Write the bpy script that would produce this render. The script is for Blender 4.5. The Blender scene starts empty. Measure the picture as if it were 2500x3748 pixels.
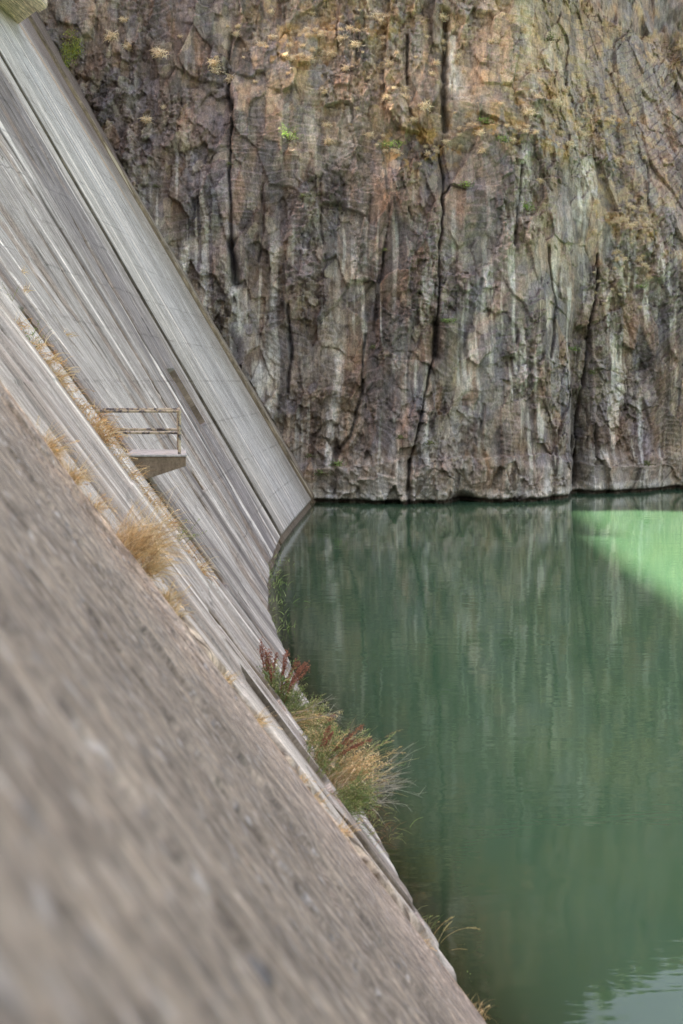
import bpy, math, random
import numpy as np
random.seed(4); RNG = np.random.default_rng(7)
R = math.radians
sc = bpy.context.scene; C = sc.collection
H = 6.0                                   # camera height above the water (m)
# ------------------------------------------------------------------ camera
cam = bpy.data.objects.new('camera', bpy.data.cameras.new('camera')); C.objects.link(cam)
cam.location = (0, 0, H); cam.rotation_euler = (R(90), 0, 0)
cd = cam.data; cd.sensor_fit = 'VERTICAL'; cd.sensor_height = 36; cd.lens = 50
cd.shift_y = -131/1024; cd.clip_start = .05; cd.clip_end = 2000
cd.dof.use_dof = True; cd.dof.focus_distance = 42; cd.dof.aperture_fstop = 2.2
sc.camera = cam
# ------------------------------------------------------------------ light
SUN_EL, SUN_AZ = R(45.9), R(15.5)            # azimuth measured from -X towards +Y
sd = (-math.cos(SUN_EL)*math.cos(SUN_AZ), math.cos(SUN_EL)*math.sin(SUN_AZ), math.sin(SUN_EL))
w = bpy.data.worlds.new('World'); sc.world = w; w.use_nodes = True
nt = w.node_tree; nt.nodes.clear()
sky = nt.nodes.new('ShaderNodeTexSky'); sky.sky_type = 'NISHITA'; sky.sun_disc = False
sky.sun_elevation = SUN_EL; sky.sun_rotation = math.atan2(sd[0], sd[1])
sky.dust_density = 3.0; sky.air_density = 1.0
mul = nt.nodes.new('ShaderNodeMix'); mul.data_type = 'RGBA'; mul.blend_type = 'MULTIPLY'
mul.inputs[0].default_value = 1; mul.inputs[7].default_value = (1.29, 1.0, .79, 1)
bg = nt.nodes.new('ShaderNodeBackground'); bg.inputs[1].default_value = .09
wo = nt.nodes.new('ShaderNodeOutputWorld')
nt.links.new(sky.outputs[0], mul.inputs[6]); nt.links.new(mul.outputs[2], bg.inputs[0]); nt.links.new(bg.outputs[0], wo.inputs[0])
sun = bpy.data.objects.new('sun', bpy.data.lights.new('sun', 'SUN')); C.objects.link(sun)
sun.data.energy = 5.0; sun.data.angle = R(1.9); sun.data.color = (1, .93, .74)
from mathutils import Vector
sun.rotation_euler = Vector(sd).to_track_quat('Z', 'Y').to_euler(); sun.location = Vector(sd)*100
sc.view_settings.view_transform = 'Standard'; sc.view_settings.look = 'None'
sc.view_settings.exposure = 3.03; sc.view_settings.gamma = 1

# ------------------------------------------------------------------ helpers
def srgb(r, g, b):
    f = lambda c: (c/255/12.92 if c/255 < .04045 else ((c/255+.055)/1.055)**2.4)
    return np.array([f(r), f(g), f(b)])
def tag(o, label=None, cat=None, group=None, kind=None):
    if label: o['label'] = label
    if cat: o['category'] = cat
    if group: o['group'] = group
    if kind: o['kind'] = kind
    return o
def empty(name, loc, **k):
    o = bpy.data.objects.new(name, None); C.objects.link(o); o.location = loc; o.empty_display_size = .2
    return tag(o, **k)
def mesh_obj(name, verts, faces, mat, parent=None, cols=None, smooth=False, uv=None):
    verts = np.asarray(verts, np.float32).reshape(-1, 3)
    me = bpy.data.meshes.new(name)
    faces = np.asarray(faces, np.int32); nf, k = faces.shape
    me.vertices.add(len(verts)); me.vertices.foreach_set('co', verts.ravel())
    me.loops.add(nf*k); me.loops.foreach_set('vertex_index', faces.ravel())
    me.polygons.add(nf); me.polygons.foreach_set('loop_start', np.arange(0, nf*k, k, dtype=np.int32))
    me.polygons.foreach_set('loop_total', np.full(nf, k, np.int32))
    if smooth: me.polygons.foreach_set('use_smooth', np.ones(nf, bool))
    if cols is not None:
        a = me.color_attributes.new('Col', 'FLOAT_COLOR', 'POINT')
        cc = np.ones((len(verts), 4), np.float32); cc[:, :cols.shape[-1]] = cols.reshape(-1, cols.shape[-1]); a.data.foreach_set('color', cc.ravel())
    if uv is not None:
        l = me.uv_layers.new(name='UVMap'); l.data.foreach_set('uv', uv.reshape(-1, 2)[faces.ravel()].astype(np.float32).ravel())
    me.update(calc_edges=True); me.validate()
    if mat: me.materials.append(mat)
    o = bpy.data.objects.new(name, me); C.objects.link(o)
    if parent: o.parent = parent
    return o
def grid_faces(ny, nx):
    i = np.arange(ny-1)[:, None]*nx+np.arange(nx-1)[None, :]
    return np.stack([i, i+1, i+nx+1, i+nx], -1).reshape(-1, 4)
def grid_obj(name, P, mat, parent=None, cols=None, uv=None, flip=False, smooth=True):
    f = grid_faces(P.shape[0], P.shape[1])
    if flip: f = f[:, ::-1]
    return mesh_obj(name, P, f, mat, parent, cols, smooth, uv)
# noise on arrays
def hsh(i, j, s):
    i = i.astype(np.int64).astype(np.uint32); j = j.astype(np.int64).astype(np.uint32)
    n = i*np.uint32(374761393)+j*np.uint32(668265263)+np.uint32((s*2246822519+7) & 0xffffffff)
    n = (n ^ (n >> np.uint32(13)))*np.uint32(1274126177); n = n ^ (n >> np.uint32(16))
    n = n*np.uint32(2654435761); n ^= n >> np.uint32(15)
    return n.astype(np.float64)/4294967295.
def vn(x, y, s=0):
    x, y = np.broadcast_arrays(np.asarray(x, float), np.asarray(y, float))
    i, j = np.floor(x), np.floor(y); fx, fy = x-i, y-j
    fx = fx*fx*(3-2*fx); fy = fy*fy*(3-2*fy)
    a, b, c, d = hsh(i, j, s), hsh(i+1, j, s), hsh(i, j+1, s), hsh(i+1, j+1, s)
    return (a*(1-fx)+b*fx)*(1-fy)+(c*(1-fx)+d*fx)*fy
def fbm(x, y, s=0, o=4, g=.5):
    v = 0; a = 1; t = 0
    for k in range(o):
        v = v+a*vn(x*2**k+k*17.3, y*2**k-k*9.1, s+k*13); t += a; a *= g
    return v/t
def vor(x, y, s=0):
    """returns F1, F2, cell id x/y, offset from cell centre"""
    i0, j0 = np.floor(x), np.floor(y)
    F1 = np.full(x.shape, 9.); F2 = F1.copy(); cx = i0.copy(); cy = j0.copy(); dx = x*0; dy = y*0
    for a in (-1, 0, 1):
        for b in (-1, 0, 1):
            i, j = i0+a, j0+b
            px_, py_ = i+hsh(i, j, s), j+hsh(i, j, s+1)
            ex, ey = x-px_, y-py_; d = .55*np.maximum(np.abs(ex), np.abs(ey))+.45*np.hypot(ex, ey)
            m = d < F1
            F2 = np.where(m, F1, np.minimum(F2, d)); F1 = np.where(m, d, F1)
            cx = np.where(m, i, cx); cy = np.where(m, j, cy); dx = np.where(m, ex, dx); dy = np.where(m, ey, dy)
    return F1, F2, cx, cy, dx, dy
def sstep(a, b, x):
    t = np.clip((x-a)/(b-a), 0, 1); return t*t*(3-2*t)
def mixc(c, col, m):
    return c*(1-m[..., None])+np.asarray(col)*m[..., None]
def ax(*segs):
    out = []
    for a, b, d in segs: out.append(np.arange(a, b, d))
    out.append([segs[-1][1]]); return np.concatenate(out)

# ------------------------------------------------------------------ materials
class NT:
    def __init__(s, name, rough=.9, spec=.3):
        s.m = bpy.data.materials.new(name); s.m.use_nodes = True; s.t = s.m.node_tree
        s.b = s.t.nodes['Principled BSDF']; s.b.inputs['Roughness'].default_value = rough
        s.b.inputs['Specular IOR Level'].default_value = spec
    def n(s, typ, **k):
        n = s.t.nodes.new(typ)
        for a, v in k.items(): setattr(n, a, v)
        return n
    def l(s, a, b): s.t.links.new(a, b)
    def coord(s, kind, scale):
        if kind == 'UV': t = s.n('ShaderNodeUVMap'); t.uv_map = 'UVMap'; out = t.outputs[0]
        else: t = s.n('ShaderNodeTexCoord'); out = t.outputs['Object']
        m = s.n('ShaderNodeMapping'); m.inputs['Scale'].default_value = scale; s.l(out, m.inputs[0]); return m.outputs[0]
    def noise(s, vec, scale=1, detail=4, rough=.55, dist=0):
        n = s.n('ShaderNodeTexNoise'); n.inputs['Scale'].default_value = scale; n.inputs['Detail'].default_value = detail
        n.inputs['Roughness'].default_value = rough; n.inputs['Distortion'].default_value = dist; s.l(vec, n.inputs[0]); return n.outputs[0]
    def ramp(s, v, *st):
        r = s.n('ShaderNodeValToRGB'); e = r.color_ramp.elements
        while len(e) < len(st): e.new(.5)
        for q, (p, c) in zip(e, st):
            q.position = p; q.color = tuple(c)+(1,) if hasattr(c, '__len__') else (c, c, c, 1)
        s.l(v, r.inputs[0]); return r.outputs[0]
    def mix(s, mode, fac, a, b):
        m = s.n('ShaderNodeMix', data_type='RGBA', blend_type=mode)
        for v, i in ((fac, 0), (a, 6), (b, 7)):
            if hasattr(v, 'is_linked'): s.l(v, m.inputs[i])
            elif i == 0: m.inputs[0].default_value = v
            else: m.inputs[i].default_value = tuple(v)+(1,) if len(v) == 3 else v
        return m.outputs[2]
    def attr(s, name='Col'):
        a = s.n('ShaderNodeAttribute'); a.attribute_name = name; return a
    def bump(s, v, strength, dist):
        b = s.n('ShaderNodeBump'); b.inputs['Strength'].default_value = strength; b.inputs['Distance'].default_value = dist
        s.l(v, b.inputs['Height']); s.l(b.outputs[0], s.b.inputs['Normal'])
    def base(s, c): s.l(c, s.b.inputs['Base Color'])

def near_concrete():
    m = NT('rough_concrete', .92, .25); a = m.attr().outputs[0]
    k = m.noise(m.coord('UV', (8, 9, 1)), 1, 5, .65, .4); k2 = m.noise(m.coord('UV', (22, 22, 1)), 1, 5, .65); k3 = m.noise(m.coord('UV', (14, 1.6, 1)), 1, 4, .6, .3)
    sp = m.ramp(m.noise(m.coord('UV', (13, 10, 5)), 1, 2, .5), (.62, 0), (.70, .32)); sl = m.ramp(m.noise(m.coord('UV', (12, 9, 9)), 1, 2, .5), (.60, 0), (.70, .5))
    c = m.mix('MULTIPLY', 1, a, m.ramp(k, (.32, (.50, .49, .50)), (.5, (1, .98, .96)), (.68, (1.42, 1.38, 1.34))))
    c = m.mix('MULTIPLY', 1, c, m.ramp(k2, (.32, (.68, .67, .66)), (.5, (1, 1, 1)), (.68, (1.3, 1.29, 1.28))))
    c = m.mix('MULTIPLY', 1, c, m.ramp(k3, (.34, (.66, .63, .60)), (.5, (1, 1, 1)), (.66, (1.32, 1.32, 1.32))))
    kk = m.noise(m.coord('UV', (2.6, 2.4, 1)), 1, 3, .5); c = m.mix('MULTIPLY', 1, c, m.ramp(kk, (.35, (.78, .77, .77)), (.5, (1, 1, 1)), (.65, (1.22, 1.2, 1.17))))
    c = m.mix('MIX', sp, c, (.13, .15, .18)); c = m.mix('MIX', sl, c, (.55, .50, .46))
    m.base(c); m.bump(m.mix('ADD', 1, k, k2), .6, .02); return m.m
def concrete_mat():
    m = NT('weathered_concrete', .92, .25)
    a = m.attr().outputs[0]
    s1 = m.noise(m.coord('UV', (5, .22, 1)), 1, 5, .6, .3)
    s2 = m.noise(m.coord('UV', (20, 1.0, 1)), 1, 6, .7, .2)
    s3 = m.noise(m.coord('UV', (60, 22, 1)), 1, 4, .7)
    s4 = m.noise(m.coord('UV', (9, 5, 1)), 1, 5, .6)
    c = m.mix('MULTIPLY', 1, a, m.ramp(s1, (.32, .60), (.5, 1.0), (.7, 1.32)))
    c = m.mix('MULTIPLY', 1, c, m.ramp(s2, (.34, (.46, .43, .40)), (.5, (1, 1, 1)), (.64, (1.42, 1.42, 1.42))))
    c = m.mix('MULTIPLY', 1, c, m.ramp(s3, (.3, (.66, .64, .63)), (.5, (1, 1, 1)), (.7, (1.25, 1.24, 1.22))))
    c = m.mix('MULTIPLY', .8, c, m.ramp(s4, (.3, (.78, .76, .76)), (.5, (1, .99, .97)), (.7, (1.22, 1.2, 1.18))))
    dk = m.ramp(m.noise(m.coord('UV', (34, .6, 3)), 1, 4, .6), (.58, 0), (.63, 1))
    c = m.mix('MIX', m.mix('MULTIPLY', 1, dk, (.8, .8, .8)), c, (.10, .075, .055))
    yl = m.ramp(m.noise(m.coord('UV', (11, .16, 8)), 1, 2, .5), (.66, 0), (.70, 1))
    c = m.mix('MIX', m.mix('MULTIPLY', 1, yl, (.75, .75, .75)), c, (.52, .44, .31))
    m.base(c)
    h = m.mix('ADD', 1, s2, s3)
    m.bump(h, .5, .02)
    return m.m
def rock_mat():
    m = NT('cliff_rock', .85, .3)
    a = m.attr().outputs[0]
    n1 = m.noise(m.coord('O', (5, 2.5, 1.7)), 1, 6, .72, .3)
    n2 = m.noise(m.coord('O', (16, 10, 12)), 1, 6, .75)
    n3 = m.noise(m.coord('O', (1.1, 1, .5)), 1, 4, .6)
    c = m.mix('MULTIPLY', 1, a, m.ramp(n1, (.34, (.60, .59, .59)), (.5, (1, 1, 1)), (.66, (1.38, 1.37, 1.35))))
    c = m.mix('MULTIPLY', 1, c, m.ramp(n2, (.35, (.7, .69, .68)), (.5, (1, 1, 1)), (.66, (1.3, 1.3, 1.3))))
    c = m.mix('MULTIPLY', .7, c, m.ramp(n3, (.35, (1.1, .95, .85)), (.5, (1, 1, 1)), (.65, (.9, .95, 1.08))))
    m.base(c); m.bump(m.mix('ADD', 1, n1, n2), .9, .07)
    return m.m
def vcol_mat(name, rough=.8, trans=0):
    m = NT(name, rough, .2); a = m.attr().outputs[0]
    n = m.noise(m.coord('O', (30, 30, 30)), 1, 3, .6)
    m.base(m.mix('MULTIPLY', 1, a, m.ramp(n, (.3, .8), (.7, 1.2))))
    if trans:
        t = m.n('ShaderNodeBsdfTranslucent'); mx = m.n('ShaderNodeMixShader'); mx.inputs[0].default_value = trans
        m.l(a, t.inputs[0]); m.l(m.b.outputs[0], mx.inputs[1]); m.l(t.outputs[0], mx.inputs[2])
        m.l(mx.outputs[0], m.t.nodes['Material Output'].inputs[0])
    return m.m
def water_mat():
    m = NT('green_reservoir_water', .03, .5)
    m.b.inputs['IOR'].default_value = 1.25
    a = m.attr().outputs[0]
    n = m.noise(m.coord('O', (.25, .25, 1)), 1, 4, .6, .6)
    c = m.mix('MULTIPLY', 1, a, m.ramp(n, (.35, (.92, .95, .97)), (.65, (1.08, 1.04, 1.0))))
    m.base(c)
    r1 = m.noise(m.coord('O', (.55, 1.1, 1)), 1, 3, .5, .8)
    r2 = m.noise(m.coord('O', (2.2, 5.0, 1)), 1, 3, .5, .3)
    b1 = m.n('ShaderNodeBump'); b1.inputs['Strength'].default_value = .26; b1.inputs['Distance'].default_value = .02; m.l(r1, b1.inputs['Height'])
    b2 = m.n('ShaderNodeBump'); b2.inputs['Strength'].default_value = .15; b2.inputs['Distance'].default_value = .006; m.l(r2, b2.inputs['Height'])
    m.l(b1.outputs[0], b2.inputs['Normal']); m.l(b2.outputs[0], m.b.inputs['Normal'])
    return m.m
NEAR = near_concrete(); CONC, ROCK, WATER = concrete_mat(), rock_mat(), water_mat()
GRASS = vcol_mat('dry_grass', .8, .25); LEAF = vcol_mat('green_leaves', .7, .25); STEM = vcol_mat('plant_stems', .85)
def rust_mat():
    m = NT('rusty_galvanised_pipe', .6, .4)
    n = m.noise(m.coord('O', (9, 9, 9)), 1, 5, .65, .5)
    m.base(m.ramp(n, (.36, (.05, .03, .02)), (.44, (.14, .13, .13)), (.5, (.40, .31, .19)), (.62, (.55, .46, .33))))
    m.bump(n, .4, .004); return m.m
PIPE = rust_mat()

# ------------------------------------------------------------------ the dam's downstream face
_S = np.array([-6, -2, -1, 0, 1, 2.21, 2.84, 3.32, 4.0, 4.8, 5.28, 6.08, 7.38, 8.74, 9.7, 11.8, 14, 20])*H
_X = np.array([2.4, 1.2, .945, .692, .437, .229, .136, .064, -.03, -.138, -.2, -.28, -.34, -.336, -.295, -.18, -.03, .5])*H
_CS = np.array([-6, 0, 2.2, 4.8, 6.2, 7.5, 11.8, 20])*H; _C = np.array([.74, .74, .76, .73, .65, .58, .59, .60])
def smooth_interp(xs, ys, q, wd):
    g = np.linspace(xs[0], xs[-1], 1600); v = np.interp(g, xs, ys); k = int(wd/(g[1]-g[0])); ker = np.hanning(2*k+3); ker /= ker.sum()
    vp = np.concatenate([v[0]+(v[0]-v[1:k+2][::-1]), v, v[-1]+(v[-1]-v[-k-2:-1][::-1])])
    return np.interp(q, g, np.convolve(vp, ker, 'valid'))
def xw(s): return smooth_interp(_S, _X, s, 3.)
def ct(s): return smooth_interp(_CS, _C, s, 5.)
SLOTS = [(17.5, 18.5, 1.9, 3.1, .62), (15.5, 16.5, 1.40, 2.70, .62), (13.75, 14.6, .6, 2.05, .5),
         (46.9, 48.6, 4.6, 6.35, .8), (25.3, 26.6, 2.3, 7.3, .75), (38.2, 38.9, 3.1, 3.5, .2)]
JOINTS = [(13.05, .72, .12), (15.1, .05, .05), (18.9, .16, .08), (21.7, .16, .09), (24.0, .08, .04), (29.5, .1, .05), (31.6, .12, .07),
          (36.5, .12, .06), (41.8, .14, .06), (45.5, .1, .04), (52.0, .62, .5), (57.5, .06, .01), (63.2, .06, .01), (68.9, 1.9, .16)]
def dam_disp(s, z):
    e = (fbm(s*.5, z*.12, 3, 3)-.5)*.05
    e += (fbm(s*6, z*.35, 5, 3)-.5)*.016*sstep(70, 40, s)
    # board-marked lifts stand a little proud of each other
    b = np.floor(s/1.15+.35*vn(s*0, z*.2, 6)); lift = np.floor(z/1.5)
    e += (hsh(b, b*0, 11)-.5)*.05*sstep(54, 48, s)+(hsh(b, lift, 12)-.5)*.02*sstep(54, 48, s)
    sc_ = sstep(.60, .68, fbm(s*1.1, z*.22, 21, 3))*sstep(56, 45, s)*sstep(9, 13, s)     # scoured aggregate
    e -= sc_*(.02+.05*fbm(s*9, z*9, 22, 2))
    for s0, wd, dp in JOINTS:
        wob = .10*(fbm(z*.8, z*0+s0, 31, 3)-.5)
        q = s-s0-wob-(.25*(fbm(z*1.7, z*0, 33, 3)-.5) if s0 < 14 else 0)
        m = sstep(-wd/2-.05, -wd/2, q)*(1-sstep(wd/2, wd/2+.05, q))
        ragged = 1 if s0 > 50 else (.35+.9*vn(z*2.2, z*0+s0, 34))
        e -= m*dp*ragged
        if s0 < 14: e += m*.09*(fbm(s*14, z*11, 35, 3)-.4)
    for a, b_, z0, z1, dp in SLOTS:
        m = sstep(a-.02, a+.02, s)*(1-sstep(b_-.02, b_+.02, s))*sstep(z0-.03, z0, z)*(1-sstep(z1, z1+.04, z))
        e -= m*dp
    e += .05*sstep(13.3, 13.6, s)*(1-sstep(14.6, 15.2, s))*sstep(5, 2.5, z)             # pale strip of concrete
    e += 0*sstep(16.55, 16.6, s)*(1-sstep(17.3, 17.5, s))*sstep(3.6, 3, z)
    # toe: the face ends in a small undercut step at the water
    zt = .30+.07*(fbm(s*1.3, s*0, 41, 3)-.5)*sstep(60, 40, s)
    e -= .16*sstep(zt+.05, zt-.05, z)*sstep(12, 16, s)
    return e
def dam_pt(s, z, off=0., raw=False):
    s = np.asarray(s, float); z = np.asarray(z, float)
    c = ct(s); n = 1/np.sqrt(1+c*c); e = (0 if raw else dam_disp(s, z))+off
    return np.stack([xw(s)-c*z+e*n, s+0*z, z+e*n*c], -1)
ZC = [(a*1., srgb(*b)) for a, b in [(-40, (124, 116, 108)), (9, (130, 122, 113)), (12.4, (152, 141, 131)), (12.75, (176, 152, 128)), (13.2, (178, 158, 135)), (13.5, (196, 190, 182)), (15, (188, 183, 178)),
      (15.3, (150, 142, 134)), (17, (160, 152, 145)), (19, (175, 170, 165)), (21, (165, 157, 148)), (22, (172, 167, 160)), (25, (183, 179, 173)), (29, (168, 164, 159)), (33, (178, 175, 170)),
      (39, (165, 161, 156)), (43, (158, 154, 150)), (45, (132, 128, 127)), (49.5, (136, 132, 131)), (50.5, (178, 174, 168)), (51.6, (186, 183, 176)), (52.4, (160, 158, 152)),
      (54.5, (188, 186, 180)), (56, (168, 167, 163)), (58, (190, 190, 188)), (61, (168, 168, 166)), (63, (180, 180, 177)), (66, (155, 153, 147)), (68.6, (165, 160, 152)), (70, (150, 143, 132)), (80, (140, 130, 120))]]
def dam_col(s, z):
    xs = [a for a, _ in ZC]
    ss = s+.6*(fbm(z*.25, s*.4, 51, 3)-.5)*sstep(14, 25, s)
    c = np.stack([np.interp(ss, xs, [v[k] for _, v in ZC]) for k in range(3)], -1)
    c = c*(.86+.28*fbm(s*.7, z*.10, 52, 4))[..., None]
    bb = np.floor(s/.62+.35*vn(s*0, z*.2, 6)); tone = .80+.36*hsh(bb, bb*0, 64)*.6+.36*.4*hsh(bb, np.floor(z/3.1+hsh(bb, bb*0, 65)), 66)
    wgt = sstep(13, 15, s)*sstep(54, 50, s); c = c*(1+(tone-.98)*wgt)[..., None]
    # dark weathered zone and brown upper corner
    c = mixc(c, srgb(112, 107, 104), .85*sstep(.48, .62, fbm(s*.45, z*.12, 53, 5))*sstep(15, 30, s)*sstep(54, 49, s))
    c = mixc(c, srgb(112, 102, 98), .8*sstep(63.5, 66.5, s+.25*(z-20)+1.5*(fbm(z*.5, s*.3, 54, 3)-.5))*sstep(13, 18, z))
    c = mixc(c, srgb(176, 150, 118), .7*np.exp(-((s-(65.0-.18*(z-14)+.5*(fbm(z*.4, z*0, 55, 3)-.5)))/.35)**2)*sstep(12, 16, z))
    c = mixc(c, srgb(226, 223, 217), .8*sstep(.62, .74, fbm(s*1.7, z*.07, 56, 3))*sstep(14, 18, s)*sstep(66, 60, s))
    # exposed aggregate
    c = mixc(c, srgb(132, 116, 100), .6*sstep(.60, .68, fbm(s*1.1, z*.22, 21, 3))*sstep(56, 45, s)*sstep(9, 13, s))
    lf = z/1.5+.04*(fbm(s*.5, s*0, 57, 3)-.5)
    d = np.abs(lf-np.round(lf))*1.5
    k = sstep(.035, .008, d)*(.35+.65*vn(s*.9, np.round(lf), 58))*sstep(15, 20, s)
    k = k*sstep(.3, .55, fbm(s*1.3, z*.9, 67, 3)); c = c*(1-.45*k)[..., None]
    # shutter joints running down the slope, board by board
    for s0, wd, dp in JOINTS:
        q = np.abs(s-s0-.10*(fbm(z*.8, z*0+s0, 31, 3)-.5)); m = sstep(wd/2+(.3 if s0 == 52.0 else .12), wd/2, q)
        dark = srgb(62, 55, 40) if s0 < 60 else srgb(112, 101, 80) if s0 > 50 else srgb(120, 98, 76)
        if s0 < 14:
            peb = vn(s*16, z*14, 59); m2 = m*sstep(.35, .5, fbm(s*3, z*1.3, 60, 3))
            c = mixc(c, srgb(205, 190, 170), m*.8*sstep(.45, .7, peb)); c = mixc(c, srgb(92, 74, 56), m2*sstep(.5, .3, peb)*.8)
        elif wd > .08: c = mixc(c, dark, m*(.95 if s0 > 50 else .55*sstep(.35, .6, vn(z*.9, z*0+s0, 61))))
        else: c = mixc(c, srgb(110, 104, 98), m*.4)
    for a, b_, z0, z1, dp in SLOTS:
        m = sstep(a-.05, a+.02, s)*(1-sstep(b_, b_+.1, s))*sstep(z0-.05, z0, z)*(1-sstep(z1, z1+.05, z))
        c = mixc(c, srgb(100, 87, 67), m*.9)  # shade inside the slots, put into the colour as dark brown
    c = mixc(c, srgb(98, 84, 66), .85*sstep(.36, .26, z+.05*(fbm(s*2, z, 62, 3)-.5)))
    c = mixc(c, srgb(50, 50, 28), .9*sstep(.10, .0, z+.06*(fbm(s*2, z, 63, 3)-.5)))
    return np.clip(c*np.array([1.05, 1.0, .94]), 0, .9)
CREST = 21.8
dam = empty('dam', (0, 20, 0), label='curved sloping concrete dam face with grey vertical streaks beside the green water', cat='dam')
def face_block(S, Z, mat=None):
    s, z = np.meshgrid(S, Z)
    o = grid_obj('face_panel', dam_pt(s, z), mat or CONC, dam, dam_col(s, z), np.stack([s, z*1.25], -1), flip=True)
    o.location = (0, -20, 0); return o
face_block(ax((-36, .3, 1.5), (.3, 3, .02), (3, 12.66, .03)), ax((-.8, 8, .03), (8, CREST, .6)), NEAR)
face_block(ax((12.66, 18, .014), (18, 25.2, .022)), ax((-.8, 10, .03), (10, CREST, .3)))
face_block(ax((25.2, 43.4, .035)), ax((-.8, 15, .04), (15, CREST, .2)))
face_block(ax((43.4, 52.0, .045)), ax((-.8, CREST, .05)))
face_block(ax((52.0, 74, .05), (74, 82, .5)), ax((-.8, CREST, .05), (CREST, 27, .15)))

# added block above the crest, out of view; shapes the shadow on the water
sp1 = ax((62.5, 73.5, .5)); shade_block = []
xb = xw(sp1)-ct(sp1)*27
for o_, u_ in ((-3, -.3), (.15, -.3), (.15, 3.4), (-3, 3.4), (-3, -.3)): shade_block.append(np.stack([xb+o_, sp1, 27+u_*(.78 if u_ > 0 else 1)+0*sp1], -1))
shade_block = np.array(shade_block); pc = np.ones(shade_block.shape)*srgb(160, 152, 142)
o = grid_obj('shadow_block', shade_block, CONC, dam, pc, np.stack([np.broadcast_to(sp1, (5, len(sp1))), shade_block[..., 2]+shade_block[..., 0]], -1), smooth=False); o.location = (0, -20, 0)
# crest gallery: a cantilevered slab along the crest, seen from below at the top left
def crest_part(name, s, prof, shift, mat, colr):
    """sweep a cross-section (outward, up) along the crest"""
    P = []; K = []
    base_x = xw(s)-ct(s)*CREST
    for (o_, u_) in prof: P.append(np.stack([base_x+o_, s+shift*o_, s*0+CREST+u_], -1))
    P.append(P[0]); P = np.array(P)
    n = P.shape[1]; k = len(P)-1
    f = grid_faces(k+1, n); V = P.reshape(-1, 3)
    caps = [[i*n for i in range(k)][::-1], [i*n+n-1 for i in range(k)]]
    me = bpy.data.meshes.new(name); me.from_pydata(V.tolist(), [], f[:, ::-1].tolist()+caps)
    a = me.color_attributes.new('Col', 'FLOAT_COLOR', 'POINT')
    cols = np.array([colr(p) for p in V]); a.data.foreach_set('color', np.c_[cols, np.ones(len(V))].astype(np.float32).ravel())
    uv = me.uv_layers.new(name='UVMap'); li = np.zeros(len(me.loops), np.int32); me.loops.foreach_get('vertex_index', li)
    L = np.concatenate([[0], np.cumsum(np.hypot(*np.diff(np.array(prof+[prof[0]]), axis=0).T))])
    U = np.stack([np.repeat(L, n), np.tile(s, k+1)], -1); uv.data.foreach_set('uv', U[li].astype(np.float32).ravel())
    me.materials.append(mat); me.update()
    o = bpy.data.objects.new(name, me); C.objects.link(o); o.parent = dam; o.location = (0, -20, 0); return o
ss = np.concatenate([np.arange(-36, 58, 1.), np.arange(58, 62.95, .25), [62.95]])
yel = srgb(228, 208, 182)
crest_part('crest_gallery', ss, [(-3, .03), (-.25, .03), (.05, .0), (1.15, .14), (1.28, .02), (1.78, .02), (1.84, .10), (1.84, 1.0), (-3, 1.0)], -1.45, CONC, lambda p: yel*(.92+.12*random.random()))
crest_part('crest_parapet', ss, [(1.3, 1.003), (1.62, 1.003), (1.62, 2.15), (1.3, 2.15)], -1.45, CONC, lambda p: srgb(175, 170, 160))

# ------------------------------------------------------------------ water
S = ax((-60, 8, 4), (8, 30, .25), (30, 80, .5), (80, 140, 10)); D = np.array([-1.5, -.3, 0, .1, .2, .35, .5, .7, .9, 1.2, 1.5, 1.9, 2.4, 3, 4, 6, 9, 14, 25, 60, 150, 400])
d, s = np.meshgrid(D, S)
P = np.stack([xw(np.clip(s, -36, 100))+d, s, 0*s], -1)
wcol = np.ones(P.shape)*np.array([.044, .094, .053])
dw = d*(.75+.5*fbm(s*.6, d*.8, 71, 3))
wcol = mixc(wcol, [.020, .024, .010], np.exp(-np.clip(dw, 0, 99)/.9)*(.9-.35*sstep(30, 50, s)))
grid_obj('water', P, WATER, None, wcol, flip=False)['kind'] = 'structure'

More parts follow.
